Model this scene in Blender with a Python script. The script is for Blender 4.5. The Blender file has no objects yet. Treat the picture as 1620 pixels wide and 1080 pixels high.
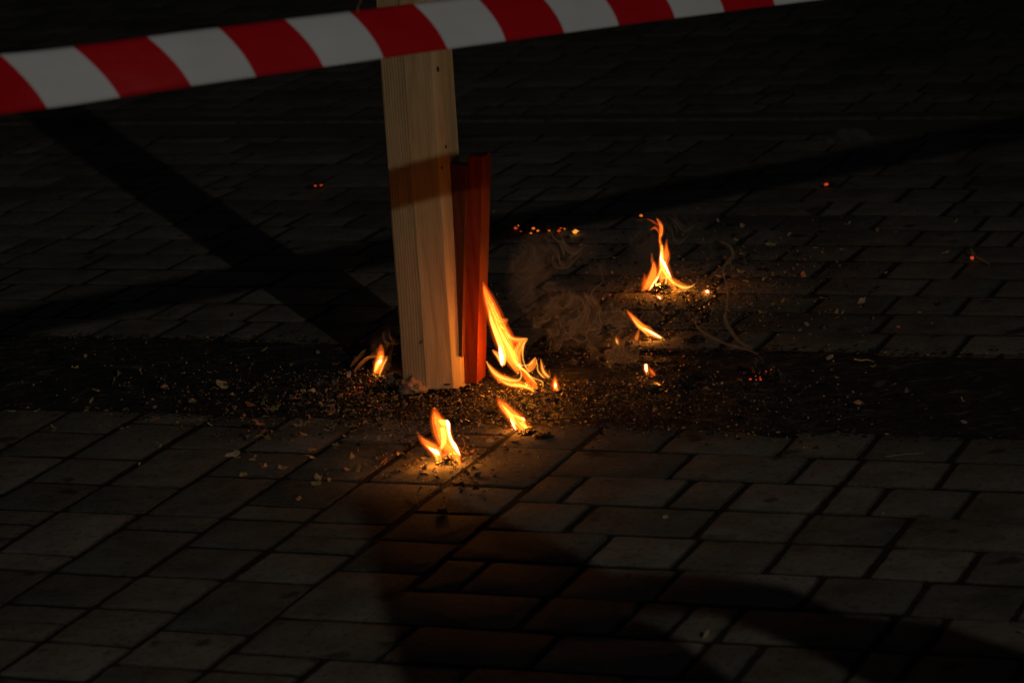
import bpy, bmesh, math, random
from mathutils import Vector, Matrix, noise
random.seed(11)
C = bpy.context.scene
COL = C.collection

# ------------------------------------------------------------------ camera
F_PX, CAM_H = 5000.0, 1.55
PITCH, ROLL = math.radians(13.73), math.radians(-4.25)
Fv = Vector((0, math.cos(PITCH), -math.sin(PITCH)))
R0 = Vector((1, 0, 0)); U0 = R0.cross(Fv)
Rv = R0 * math.cos(ROLL) + U0 * math.sin(ROLL)
Uv = -R0 * math.sin(ROLL) + U0 * math.cos(ROLL)
CAM = Vector((0, 0, CAM_H))
cd = bpy.data.cameras.new("camera"); cam = bpy.data.objects.new("camera", cd); COL.objects.link(cam)
M = Matrix((Rv, Uv, -Fv)).transposed().to_4x4(); M.translation = CAM
cam.matrix_world = M
cd.sensor_width = 36.0; cd.lens = 36.0 * F_PX / 1620.0
cd.clip_start = 0.05; cd.clip_end = 3000
cd.dof.use_dof = True; cd.dof.focus_distance = 6.2; cd.dof.aperture_fstop = 7.5
C.camera = cam

# ------------------------------------------------------------------ night sky and street lamp light
w = bpy.data.worlds.new("World"); C.world = w; w.use_nodes = True
bg = w.node_tree.nodes["Background"]
bg.inputs[0].default_value = (0.8, 0.86, 1.0, 1); bg.inputs[1].default_value = 0.0048
LAMP = Vector((-0.163 + 0.317 * 11, 6.0 - 0.948 * 11, 4.04))
ld = bpy.data.lights.new("street_light", 'SPOT'); lo = bpy.data.objects.new("street_light", ld); COL.objects.link(lo)
lo.location = LAMP; ld.energy = 345; ld.color = (1.0, 0.93, 0.80); ld.shadow_soft_size = 0.04
ld.spot_size = math.radians(40); ld.spot_blend = 1.0
lo.rotation_euler = (Vector((-0.5, 4.9, 0)) - LAMP).to_track_quat('-Z', 'Y').to_euler()
vs = C.view_settings
C.display_settings.display_device = 'sRGB'
vs.view_transform = 'Standard'; vs.look = 'None'; vs.exposure = 0.0; vs.gamma = 1.0
C.cycles.transparent_max_bounces = 96
C.cycles.volume_bounces = 0
C.cycles.max_bounces = 5
C.cycles.use_denoising = True

# ------------------------------------------------------------------ helpers
def ray(px, py):
    return ((px - 810) / F_PX * Rv - (py - 540) / F_PX * Uv + Fv)
def gp(px, py, z=0.0):                      # ground point seen at a photo pixel
    d = ray(px, py); return CAM + d * ((z - CAM_H) / d.z)
def vp(px, py, Y):                          # point at distance Y seen at a photo pixel
    d = ray(px, py); return CAM + d * (Y / d.y)
def pxm(Y): return F_PX / (Y * 1.02)

def tag(o, label=None, cat=None, group=None, kind=None):
    if label: o['label'] = label
    if cat: o['category'] = cat
    if group: o['group'] = group
    if kind: o['kind'] = kind
    return o
def empty(name, loc):
    o = bpy.data.objects.new(name, None); COL.objects.link(o); o.location = loc
    o.empty_display_size = 0.02
    return o
def mesh_obj(name, verts, faces, mat, parent=None, smooth=False, mats=None, mi=None):
    me = bpy.data.meshes.new(name); me.from_pydata([tuple(v) for v in verts], [], faces); me.update()
    o = bpy.data.objects.new(name, me); COL.objects.link(o)
    for m in (mats or [mat]): me.materials.append(m)
    if mi:
        for p, i in zip(me.polygons, mi): p.material_index = i
    if smooth:
        for p in me.polygons: p.use_smooth = True
    if parent:
        o.parent = parent; o.matrix_parent_inverse = Matrix.Translation(-parent.location)
    return o

class NT:
    def __init__(s, name):
        s.m = bpy.data.materials.new(name); s.m.use_nodes = True
        s.t = s.m.node_tree; s.n = s.t.nodes; s.l = s.t.links
        s.out = s.n["Material Output"]; s.b = s.n["Principled BSDF"]
    def new(s, t, **kw):
        nd = s.n.new(t)
        for k, v in kw.items():
            if k[0] == 'i' and k[1:].isdigit(): nd.inputs[int(k[1:])].default_value = v
            else: setattr(nd, k, v)
        return nd
    def coord(s, scale=(1, 1, 1), which='Object'):
        tc = s.new('ShaderNodeTexCoord'); mp = s.new('ShaderNodeMapping')
        mp.inputs['Scale'].default_value = scale
        s.l.new(tc.outputs[which], mp.inputs[0]); return mp.outputs[0]
    def noise(s, vec, scale, detail=4, rough=0.6, dist=0.0):
        nd = s.new('ShaderNodeTexNoise'); nd.inputs['Scale'].default_value = scale
        nd.inputs['Detail'].default_value = detail; nd.inputs['Roughness'].default_value = rough
        nd.inputs['Distortion'].default_value = dist
        s.l.new(vec, nd.inputs['Vector']); return nd.outputs['Fac']
    def ramp(s, fac, stops):
        r = s.new('ShaderNodeValToRGB'); cr = r.color_ramp
        while len(cr.elements) < len(stops): cr.elements.new(0.5)
        for e, (p, c) in zip(cr.elements, stops): e.position = p; e.color = (*c, 1) if len(c) == 3 else c
        s.l.new(fac, r.inputs[0]); return r.outputs[0]
    def math(s, op, a, b=None, c=None):
        nd = s.new('ShaderNodeMath', operation=op)
        for i, v in enumerate((a, b, c)):
            if v is None: continue
            if isinstance(v, (int, float)): nd.inputs[i].default_value = v
            else: s.l.new(v, nd.inputs[i])
        return nd.outputs[0]
    def mix(s, fac, a, b, blend='MIX'):
        nd = s.new('ShaderNodeMix', data_type='RGBA', blend_type=blend)
        for i, v in ((0, fac), (6, a), (7, b)):
            if isinstance(v, (int, float)): nd.inputs[i].default_value = v
            elif isinstance(v, tuple): nd.inputs[i].default_value = (*v, 1)
            else: s.l.new(v, nd.inputs[i])
        return nd.outputs[2]
    def bump(s, h, dist, strength=1.0):
        nd = s.new('ShaderNodeBump'); nd.inputs['Strength'].default_value = strength
        nd.inputs['Distance'].default_value = dist
        s.l.new(h, nd.inputs['Height']); s.l.new(nd.outputs[0], s.b.inputs['Normal'])
    def col(s, v):
        if isinstance(v, tuple): s.b.inputs['Base Color'].default_value = (*v, 1)
        else: s.l.new(v, s.b.inputs['Base Color'])
        return s
    def rough(s, v, spec=0.5):
        if isinstance(v, (int, float)): s.b.inputs['Roughness'].default_value = v
        else: s.l.new(v, s.b.inputs['Roughness'])
        s.b.inputs['Specular IOR Level'].default_value = spec
        return s

# ------------------------------------------------------------------ materials
def m_paver():
    n = NT("concrete_paver"); v = n.coord()
    big = n.noise(v, 2.2, 3, 0.6); mid = n.noise(v, 14, 6, 0.65); fine = n.noise(v, 330, 4, 0.75)
    geo = n.new('ShaderNodeNewGeometry')
    per = geo.outputs['Random Per Island']
    c1 = n.ramp(per, [(0, (0.175, 0.165, 0.14)), (0.35, (0.25, 0.232, 0.19)), (0.7, (0.27, 0.235, 0.185)), (1, (0.33, 0.305, 0.26))])
    c2 = n.ramp(mid, [(0.3, (0.66, 0.62, 0.58)), (0.55, (1, 1, 1)), (0.8, (1.14, 1.12, 1.05))])
    c = n.mix(1.0, c1, c2, 'MULTIPLY')
    c3 = n.ramp(fine, [(0.3, (0.55, 0.55, 0.55)), (0.5, (1, 1, 1)), (0.75, (1.4, 1.4, 1.35))])
    c = n.mix(0.75, c, c3, 'MULTIPLY')
    st = n.ramp(big, [(0.36, (0.45, 0.40, 0.36)), (0.5, (1, 1, 1))])
    c = n.mix(0.6, c, st, 'MULTIPLY')
    spots = n.noise(n.coord((1, 1, 1)), 11.5, 1.5, 0.5)
    c = n.mix(1.0, c, n.ramp(spots, [(0.66, (1, 1, 1)), (0.72, (0.42, 0.36, 0.30))]), 'MULTIPLY')
    grit = n.noise(n.coord((1, 1, 1)), 75, 3, 0.6)
    c = n.mix(0.8, c, n.ramp(grit, [(0.34, (0.5, 0.48, 0.44)), (0.46, (1, 1, 1)), (0.70, (1.0, 1.0, 1.0)), (0.76, (1.7, 1.6, 1.4))]), 'MULTIPLY')
    n.col(c); n.rough(n.ramp(mid, [(0.3, (0.74,) * 3), (0.7, (0.95,) * 3)]), 0.22)
    h = n.math('ADD', n.math('MULTIPLY', fine, 0.5), n.math('MULTIPLY', mid, 1.6))
    n.bump(h, 0.0022, 0.9)
    return n.m
def m_simple(name, c1, c2, scale, rough, bump=0.0, spec=0.4, stretch=(1, 1, 1), which='Object'):
    n = NT(name); v = n.coord(stretch, which); f = n.noise(v, scale, 6, 0.65)
    n.col(n.ramp(f, [(0.32, c1), (0.68, c2)])); n.rough(rough, spec)
    if bump: n.bump(f, bump)
    return n.m
def m_gutter():
    n = NT("wet_gutter_sludge"); v = n.coord((1, 3.2, 1))
    a = n.noise(v, 16, 8, 0.7, 0.6); b = n.noise(v, 95, 6, 0.7, 0.3)
    c = n.ramp(a, [(0.40, (0.006, 0.005, 0.0045)), (0.54, (0.042, 0.034, 0.026)), (0.66, (0.22, 0.175, 0.12))])
    n.col(c); n.rough(n.ramp(b, [(0.35, (0.32,) * 3), (0.62, (0.75,) * 3)]), 0.55)
    n.bump(n.math('ADD', n.math('MULTIPLY', a, 1.5), b), 0.011, 1.0)
    return n.m
def m_wood(name, light, dark, ring=60.0, contrast=0.6, rough=0.55, bump=0.0005, knots=False):
    n = NT(name); v = n.coord((1, 1, 0.035)); 
    wob = n.noise(n.coord((1, 1, 0.22)), 9, 3, 0.5)
    tc = n.new('ShaderNodeSeparateXYZ'); n.l.new(v, tc.inputs[0])
    x = n.math('ADD', n.math('MULTIPLY', tc.outputs[0], ring), n.math('MULTIPLY', wob, 3.2))
    lines = n.math('MULTIPLY', n.math('ADD', n.math('SINE', n.math('MULTIPLY', x, 6.283)), 1), 0.5)
    lines = n.math('POWER', lines, 2.2)
    fib = n.noise(v, 420, 5, 0.7); broad = n.noise(v, 26, 4, 0.6)
    c = n.mix(n.math('MULTIPLY', lines, contrast), light, dark)
    c = n.mix(0.55, c, n.ramp(fib, [(0.3, (0.62, 0.58, 0.52)), (0.6, (1.08, 1.08, 1.08))]), 'MULTIPLY')
    c = n.mix(0.7, c, n.ramp(broad, [(0.3, (0.70, 0.64, 0.56)), (0.65, (1.05, 1.05, 1.05))]), 'MULTIPLY')
    if knots:
        sp = n.noise(n.coord((1, 1, 0.35)), 23, 2, 0.5)
        c = n.mix(1.0, c, n.ramp(sp, [(0.735, (1, 1, 1)), (0.775, (0.34, 0.24, 0.16))]), 'MULTIPLY')
    n.col(c); n.rough(rough, 0.4)
    n.bump(n.math('ADD', n.math('MULTIPLY', lines, -0.6), fib), bump)
    return n.m
def m_plastic(name, c, back=0.0):
    n = NT(name); v = n.coord((1, 1, 1)); f = n.noise(v, 9, 3, 0.5); g = n.noise(n.coord((1, 1, 5)), 30, 3, 0.5)
    n.col(n.mix(0.5, c, n.ramp(f, [(0.3, (0.86,) * 3), (0.7, (1.04,) * 3)]), 'MULTIPLY')); n.rough(0.42, 0.45)
    n.bump(n.math('ADD', f, n.math('MULTIPLY', g, 0.15)), 0.004, 0.6)
    return n.m
def m_emit(name, c, s):
    n = NT(name); n.n.remove(n.b)
    e = n.new('ShaderNodeEmission'); e.inputs[0].default_value = (*c, 1); e.inputs[1].default_value = s
    n.l.new(e.outputs[0], n.out.inputs['Surface']); return n.m
def m_flame(name, c, s):                     # glowing gas: a volume that only gives off light
    n = NT(name); n.n.remove(n.b)
    e = n.new('ShaderNodeEmission'); e.inputs[0].default_value = (*c, 1); e.inputs[1].default_value = s
    n.l.new(e.outputs[0], n.out.inputs['Volume'])
    n.m.volume_intersection_method = 'ACCURATE' if hasattr(n.m, 'volume_intersection_method') else 0
    return n.m
def m_smoke(name, dens, thr=0.035, scale=9.0, hetero=True, rad=(1, 1, 1)):
    n = NT(name); n.n.remove(n.b)
    vol = n.new('ShaderNodeVolumeScatter'); vol.inputs['Color'].default_value = (0.95, 0.84, 0.66, 1)
    vol.inputs['Anisotropy'].default_value = 0.15
    if hetero:
        tc = n.new('ShaderNodeTexCoord'); v = tc.outputs['Object']
        # curl the coordinates, then keep only thin sheets of the noise
        wn = n.new('ShaderNodeTexNoise'); wn.inputs['Scale'].default_value = scale * 0.55; wn.inputs['Detail'].default_value = 2
        n.l.new(v, wn.inputs['Vector'])
        va = n.new('ShaderNodeVectorMath', operation='MULTIPLY_ADD')
        n.l.new(wn.outputs['Color'], va.inputs[0]); va.inputs[1].default_value = (0.30, 0.30, 0.30); n.l.new(v, va.inputs[2])
        f = n.noise(va.outputs[0], scale, 2.5, 0.5, 0.9)
        ridge = n.math('SUBTRACT', 1.0, n.math('DIVIDE', n.math('ABSOLUTE', n.math('SUBTRACT', f, 0.5)), thr))
        ridge = n.math('MAXIMUM', ridge, 0.0)
        veil = n.math('MAXIMUM', n.math('SUBTRACT', n.noise(va.outputs[0], scale * 0.7, 2, 0.5), 0.46), 0.0)
        gsh = n.math('ADD', n.math('MULTIPLY', ridge, 0.9), n.math('MULTIPLY', veil, 0.55))
        # soft falloff to the edge of the puff (unit sphere scaled)
        gen = n.new('ShaderNodeVectorMath', operation='MULTIPLY_ADD')
        n.l.new(tc.outputs['Generated'], gen.inputs[0]); gen.inputs[1].default_value = (2, 2, 2); gen.inputs[2].default_value = (-1, -1, -1)
        ln = n.new('ShaderNodeVectorMath', operation='LENGTH'); n.l.new(gen.outputs[0], ln.inputs[0])
        fall = n.math('SMOOTH_MIN', n.math('MAXIMUM', n.math('SUBTRACT', 1.0, ln.outputs['Value']), 0.0), 0.5, 0.1)
        n.m.cycles.volume_step_rate = 0.12
        n.l.new(n.math('MULTIPLY', n.math('MULTIPLY', gsh, n.math('MULTIPLY', fall, 2.0)), dens), vol.inputs['Density'])
    else:
        vol.inputs['Density'].default_value = dens
    n.l.new(vol.outputs[0], n.out.inputs['Volume'])
    return n.m

PAVER = m_paver()
SAND = m_simple("joint_sand", (0.020, 0.017, 0.014), (0.055, 0.048, 0.038), 60, 0.95, 0.002, 0.1)
DIM_EDGE = m_simple("dirty_dimmed_paver_edge", (0.05, 0.045, 0.036), (0.16, 0.145, 0.115), 120, 0.95, 0.001, 0.1)  # joint dirt on the rims, colour darkened to cancel lamplight on the bevels
GROUND = m_simple("far_ground", (0.09, 0.083, 0.068), (0.16, 0.148, 0.12), 5, 0.9, 0.004)
GUT = m_gutter()
KERB = m_simple("kerb_concrete", (0.07, 0.064, 0.05), (0.15, 0.14, 0.10), 30, 0.8, 0.002)
PINE = m_wood("pine_smooth", (0.74, 0.56, 0.31), (0.58, 0.40, 0.19), 34, 0.45, knots=True)
PINE_R = m_wood("pine_ribbed", (0.70, 0.53, 0.30), (0.42, 0.29, 0.14), 190, 0.7, 0.6, 0.0004)
PINE_S = m_wood("pine_side", (0.72, 0.53, 0.28), (0.56, 0.38, 0.18), 40, 0.5)
REDW = m_wood("red_stained_wood", (0.42, 0.060, 0.014), (0.24, 0.026, 0.007), 55, 0.5, 0.5)
BRNW = m_wood("brown_stained_wood", (0.22, 0.060, 0.020), (0.12, 0.032, 0.010), 55, 0.5, 0.5)
TRED = m_plastic("red_tape_plastic", (0.62, 0.004, 0.012))
TWHT = m_plastic("white_tape_plastic", (0.76, 0.79, 0.82))
CHAR = m_simple("charcoal", (0.008, 0.007, 0.006), (0.045, 0.038, 0.032), 120, 0.38, 0.002, 0.7)
ASHG = m_simple("grey_ash_paper", (0.14, 0.10, 0.07), (0.44, 0.32, 0.22), 45, 0.85, 0.003)
SCRAPS = [m_simple("scrap_straw", (0.55, 0.36, 0.14), (0.85, 0.62, 0.26), 90, 0.75, 0.001),
          m_simple("scrap_rust", (0.42, 0.18, 0.08), (0.72, 0.36, 0.17), 90, 0.75, 0.001),
          m_simple("scrap_pale", (0.42, 0.33, 0.21), (0.72, 0.57, 0.37), 90, 0.7, 0.001),
          m_simple("scrap_olive", (0.26, 0.23, 0.08), (0.52, 0.44, 0.15), 90, 0.75, 0.001)]
LEAFM = m_simple("dry_leaf", (0.20, 0.13, 0.06), (0.40, 0.29, 0.14), 60, 0.7, 0.001)
EMB_R = m_emit("ember_red", (1.0, 0.09, 0.02), 0.5)
EMB_O = m_emit("ember_orange", (1.0, 0.22, 0.02), 0.8)

# ------------------------------------------------------------------ paving
T1, T2 = math.radians(-21.73), math.radians(68.28)
SA = Vector((math.cos(T1), math.sin(T1), 0)); TA = Vector((math.cos(T2), math.sin(T2), 0))
def stp(s, t, z=0.0): return SA * s + TA * t + Vector((0, 0, z))
HU = 0.0512 * CAM_H                              # half module, about 8 cm
S0 = -0.703 * CAM_H; TG0, TG1 = 3.415 * CAM_H, 3.78 * CAM_H      # the gutter band
TK0, TK1 = 5.27 * CAM_H, 5.47 * CAM_H

def paver_rects():
    """mixed-size paving: list of (s0,t0,s1,t1)"""
    out = []
    def strip_rows(t_top, t_bot_limit, s_lo, s_hi, down, fixed={}):
        t = t_top; k = 0
        while (t > t_bot_limit if down else t < t_bot_limit):
            t2 = t - 2 * HU if down else t + 2 * HU
            s = s_lo - random.choice((0, 1, 2)) * HU
            if k in fixed:
                cuts = fixed[k]
                a = cuts[0]
                while a > s_lo: a -= 3 * HU; 
                ss = [a]
                while ss[-1] < cuts[0] - 0.5 * HU: ss.append(ss[-1] + 3 * HU)
                ss = ss[:-1] + list(cuts) if abs(ss[-1] - cuts[0]) < HU else ss + list(cuts)
                while ss[-1] < s_hi: ss.append(ss[-1] + random.choice((2, 3, 3)) * HU)
                for a, b in zip(ss[:-1], ss[1:]): out.append((a, min(t, t2), b, max(t, t2)))
            else:
                while s < s_hi:
                    l = random.choices((1, 2, 3, 4), (2.2, 5, 4, 1))[0] * HU * random.uniform(.97, 1.03)
                    out.append((s, min(t, t2), s + l, max(t, t2))); s += l
            t = t2; k += 1
    def columns(s_from, s_to, t_a, t_b):
        s = s_from
        while s > s_to:
            s2 = s - 2 * HU; t = t_b
            wide = random.random() < 0.0
            while t > t_a:
                l = random.choices((1, 2, 3), (2.4, 4, 3))[0] * HU
                if t - l < t_a + 0.6 * HU: l = t - t_a
                out.append((s2, t - l, s, t)); t -= l
            s = s2
    h = CAM_H
    sp = -1.25 * h
    fixed = {0: [-1.25*h, -1.152*h, -1.007*h, -0.912*h, -0.807*h, -0.700*h],
             1: [-1.25*h, -1.106*h, -0.965*h, -0.905*h, -0.80*h, -0.655*h],
             2: [-1.25*h, -1.199*h, -1.075*h, -1.01*h, -0.905*h, -0.85*h, -0.755*h, -0.60*h],
             3: [-1.25*h, -1.155*h, -1.01*h, -0.907*h, -0.80*h, -0.65*h],
             4: [-1.25*h, -1.10*h, -1.00*h, -0.905*h, -0.80*h, -0.703*h, -0.60*h]}
    strip_rows(TG0, 1.2 * h, sp, 1.5, True, fixed)
    columns(sp, -7.2, 1.2 * h, TG0)
    strip_rows(TG1, TK0 - 0.01, -9.0, 4.5, False)
    strip_rows(TK1, 9.4 * h, -12.0, 5.5, False)
    return out

def build_paving():
    V, Fc, mi = [], [], []
    for (s0, t0, s1, t1) in paver_rects():
        if t0 < TG0 < t1 - 0.02: t1 = TG0
        c = stp((s0 + s1) / 2, (t0 + t1) / 2)
        if abs(c.x) > 0.30 * c.y + 1.0 or c.y < 2.2: continue
        if t1 > TK0 > t0: t1 = TK0
        if t1 - t0 < 0.02: continue
        g = random.uniform(0.0030, 0.0068); gt_ = random.uniform(0.0018, 0.0048); js, jt = random.gauss(0, 0.0012), random.gauss(0, 0.0012)
        near = c.y < 8.5
        if c.y > 7.6: k_ = max(.35, 1 - (c.y - 7.6) * .4); g *= k_; gt_ *= k_
        a0, a1, b0, b1 = s0 + g + js, s1 - g + js, t0 + gt_ + jt, t1 - gt_ + jt
        z0 = min(.0018, max(-.0004, random.gauss(0.0002, 0.0006))); tx, ty = max(-.005, min(.005, random.gauss(0, 0.0022))), max(-.005, min(.005, random.gauss(0, 0.0022)))
        rot = random.gauss(0, 0.010)
        cs, ct = (s0 + s1) / 2, (t0 + t1) / 2
        rings = [(-0.0006, -0.006), (0.0, -0.0012), (0.0014, -0.0004), (0.0034, 0.0)]
        n = 10 if near else 3
        base = len(V)
        cnt = 4 * n
        for inset, dz in rings:
            for e in range(4):
                for i in range(n):
                    f = i / n
                    A0, A1, B0, B1 = a0 + inset, a1 - inset, b0 + inset, b1 - inset
                    if e == 0: s, t = A0 + (A1 - A0) * f, B0
                    elif e == 1: s, t = A1, B0 + (B1 - B0) * f
                    elif e == 2: s, t = A1 - (A1 - A0) * f, B1
                    else: s, t = A0, B1 - (B1 - B0) * f
                    # rounded, chipped corners
                    if i == 0:
                        s += (cs - s) * 0.022; t += (ct - t) * 0.022
                    nn = noise.noise(Vector((s * 31, t * 31, inset * 40))) * 0.0022 + noise.noise(Vector((s * 110, t * 110, 5))) * 0.0012
                    ds, dt = s - cs, t - ct
                    s2 = cs + ds - rot * dt + (nn if e in (1, 3) else 0); t2 = ct + dt + rot * ds + (nn if e in (0, 2) else 0)
                    V.append(stp(s2, t2, z0 + dz + tx * ds + ty * dt + noise.noise(Vector((s * 9, t * 9, 3))) * 0.001))
        for r in range(len(rings) - 1):
            for i in range(cnt):
                j = (i + 1) % cnt
                Fc.append((base + r * cnt + i, base + r * cnt + j, base + (r + 1) * cnt + j, base + (r + 1) * cnt + i)); mi.append(1)
        Fc.append(tuple(base + (len(rings) - 1) * cnt + i for i in range(cnt))); mi.append(0)
    o = mesh_obj("pavement", V, Fc, None, mats=[PAVER, DIM_EDGE], mi=mi, smooth=True)
    return tag(o, kind='structure')
build_paving()

# ground sheet under everything, out to the horizon
V, Fc = [], []
R = 1800
V = [(-R, -R, -0.06), (R, -R, -0.06), (R, R, -0.06), (-R, R, -0.06)]
tag(mesh_obj("ground", V, [(0, 1, 2, 3)], GROUND), kind='structure')
V = [stp(a, b, -0.0012) for a, b in ((-60, -8), (60, -8), (60, TG0), (-60, TG0), (-60, TG1), (60, TG1), (60, 70), (-60, 70))]
V2 = [stp(a, b, 0.0002) for a, b in ((-60, TK0), (60, TK0), (60, TK1), (-60, TK1))]
tag(mesh_obj("drain_strip", V2, [(0, 1, 2, 3)], GROUND), kind='structure')
tag(mesh_obj("jointing_sand", V, [(0, 1, 2, 3), (4, 5, 6, 7)], SAND), kind='structure')

def build_gutter():
    ns, nt = 620, 66; s_lo, s_hi = -6.6, 1.6
    V, Fc = [], []
    for i in range(ns + 1):
        s = s_lo + (s_hi - s_lo) * i / ns
        for j in range(nt + 1):
            q = j / nt; t = TG0 - 0.004 + (TG1 - TG0 + 0.008) * q
            p = Vector((s, t, 0))
            dip = -0.017 * (math.sin(math.pi * q) ** 0.45) if 0 < q < 1 else 0
            dip -= 0.003
            n1 = noise.fractal(Vector((s * 3.2, t * 16, 1)), 1.0, 2.0, 5) * 0.006
            n2 = abs(noise.fractal(Vector((s * 13 + n1 * 200, t * 42, 4)), 0.9, 2.1, 4)) * 0.0105
            hump = 0.024 * math.exp(-((q - 0.62) / 0.13) ** 2) * max(0, 0.65 + noise.noise(Vector((s * 3.1, 7, 2)))) if s < -1.9 else 0
            js_ = abs(((s - S0) / (2 * HU) + 0.5 * (j > nt // 2)) % 1 - 0.5); jt_ = abs(((t - TG0) / (2 * HU)) % 1 - 0.5)
            n1 -= 0.0045 * (max(0, 1 - js_ / 0.06) + max(0, 1 - jt_ / 0.07)) * max(0.0, 0.8 + 1.5 * noise.noise(Vector((s * 2, t * 3, 8))))
            env = min(1, 6 * q, 6 * (1 - q))
            V.append(stp(s, t, dip + (n1 + n2 + hump) * env))
    for i in range(ns):
        for j in range(nt):
            a = i * (nt + 1) + j; Fc.append((a, a + nt + 1, a + nt + 2, a + 1))
    return tag(mesh_obj("gutter", V, Fc, GUT, smooth=True), kind='structure')
build_gutter()

def build_kerb():
    # far drainage edge: a row of long kerb stones beside a dark slot
    V, Fc = [], []
    s = -12.0
    while s < 5.0:
        l = 0.98
        for (t0, t1, zt) in ((TK0 + 0.20, TK0 + 0.285, 0.018),):
            b = len(V); g = 0.004; r = 0.008
            prof = [(t0, -0.012), (t0, zt - r), (t0 + r * 0.3, zt - r * 0.3), (t0 + r, zt), (t1 - r, zt), (t1 - r * 0.3, zt - r * 0.3), (t1, zt - r), (t1, -0.012)]
            for ss in (s + g, s + l - g):
                for t, z in prof: V.append(stp(ss, t, z - 0.009))
            n = len(prof)
            for i in range(n - 1): Fc.append((b + i, b + n + i, b + n + i + 1, b + i + 1))
            Fc.append(tuple(b + i for i in range(n))); Fc.append(tuple(b + n + i for i in reversed(range(n))))
        s += l
    return tag(mesh_obj("kerb", V, Fc, KERB), kind='structure')
build_kerb()

# ------------------------------------------------------------------ barrier timber
def prism(name, prof, z0, z1, mats, mi, parent=None, lean=(0, 0), nz=26, origin=(0, 0, 0), cut=None, twist=0.0, bev=0.0):
    """vertical prism; prof = list of (x,y) ccw, lean = dx,dy per metre of height; real mesh with end caps"""
    n = len(prof); V = []; Fc = []; ids = []
    for k in range(nz + 1):
        z = z0 + (z1 - z0) * k / nz
        for i, (x, y) in enumerate(prof):
            a = twist * z; xx = x * math.cos(a) - y * math.sin(a); yy = x * math.sin(a) + y * math.cos(a)
            zz = z
            if k == nz and cut: zz += cut[0] * x + cut[1] * y
            wv = noise.noise(Vector((i * 3.1, z * 7, 0))) * 0.0005
            V.append((xx + lean[0] * z + wv, yy + lean[1] * z + wv, zz))
    for k in range(nz):
        for i in range(n):
            j = (i + 1) % n
            Fc.append((k * n + i, k * n + j, (k + 1) * n + j, (k + 1) * n + i)); ids.append(mi[i])
    Fc.append(tuple(reversed(range(n)))); ids.append(mi[0])
    Fc.append(tuple(nz * n + i for i in range(n))); ids.append(mi[0])
    me = bpy.data.meshes.new(name); me.from_pydata(V, [], Fc); me.update()
    for m in mats: me.materials.append(m)
    for p, i in zip(me.polygons, ids): p.material_index = i
    o = bpy.data.objects.new(name, me); COL.objects.link(o); o.location = origin
    return o

# post: seen slightly from its right, so that the front (two bands) and the right side show
YP = 5.985
def pxl(px, py, Y=YP):
    p = vp(px, py, Y); return p
P0 = pxl(718, 613); PL = pxl(637, 607); PM = pxl(675, 612.5)
yaw = math.radians(20)
org = Vector((P0.x, YP, 0))
fx, fy = -math.cos(yaw), math.sin(yaw) * 0.45       # along the front face to the left
wL = (P0.x - PL.x); wM = (P0.x - PM.x)
dx = 0.037; D = 0.10
prof = [(0, 0), (dx, D), (dx - wL * 0.95, D + 0.02), (-wL, 0.030), (-wL - 0.0, 0.028), (-wM - 0.002, 0.0035), (-wM, 0.0008), (-wM + 0.004, 0.0)]
prof = [(0.0012, 0.0008), (0.0155, 0.0072), (dx, 0.032), (dx + 0.003, 0.035), (dx, D), (dx - wL, D + 0.022), (-wL, 0.030), (-wL + 0.002, 0.0275), (-wM - 0.0018, 0.0125), (-wM, 0.0105), (-0.0012, 0.0002)]
post = prism("timber_post", prof, 0.002, 1.35, [PINE, PINE_R, PINE_S], [2, 2, 2, 2, 0, 1, 1, 1, 0, 0, 2], lean=(0.0105, 0), origin=org)
tag(post, 'tall pale pine post with ribbed grain standing behind the striped tape', 'post')
# small features of the post
def post_mark(name, px, py, w, h, mat, label=None, depth=0.0015):
    p = vp(px, py, YP + 0.001) - Vector(org)
    V = []; n = 12
    for k, (sc, dz) in enumerate(((1.0, 0.002), (0.75, -0.0012), (0.3, -0.0016))):
        for i in range(n):
            a = 2 * math.pi * i / n; r = 1 + 0.22 * noise.noise(Vector((i * 1.7, px, 0)))
            V.append((p.x + math.cos(a) * w / 2 * sc * r, p.y + dz, p.z + math.sin(a) * h / 2 * sc * r))
    Fc = []
    for k in range(2):
        for i in range(n):
            j = (i + 1) % n; Fc.append((k * n + i, k * n + j, (k + 1) * n + j, (k + 1) * n + i))
    Fc.append(tuple(2 * n + i for i in range(n)))
    me = bpy.data.meshes.new(name); me.from_pydata(V, [], Fc); me.materials.append(mat)
    o = bpy.data.objects.new(name, me); COL.objects.link(o); o.parent = post
    return o
KNOT = m_simple("dark_knot", (0.04, 0.02, 0.01), (0.12, 0.06, 0.03), 200, 0.7)
post_mark("knot", 667, 541, 0.0045, 0.0045, KNOT)
post_mark("gouge", 708, 608, 0.016, 0.0045, CHAR)
post_mark("nail_hole", 706, 232, 0.0028, 0.007, CHAR)
post_mark("knot", 699, 266, 0.0040, 0.0060, KNOT)
post_mark("knot", 693, 110, 0.0050, 0.0120, KNOT)

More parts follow.
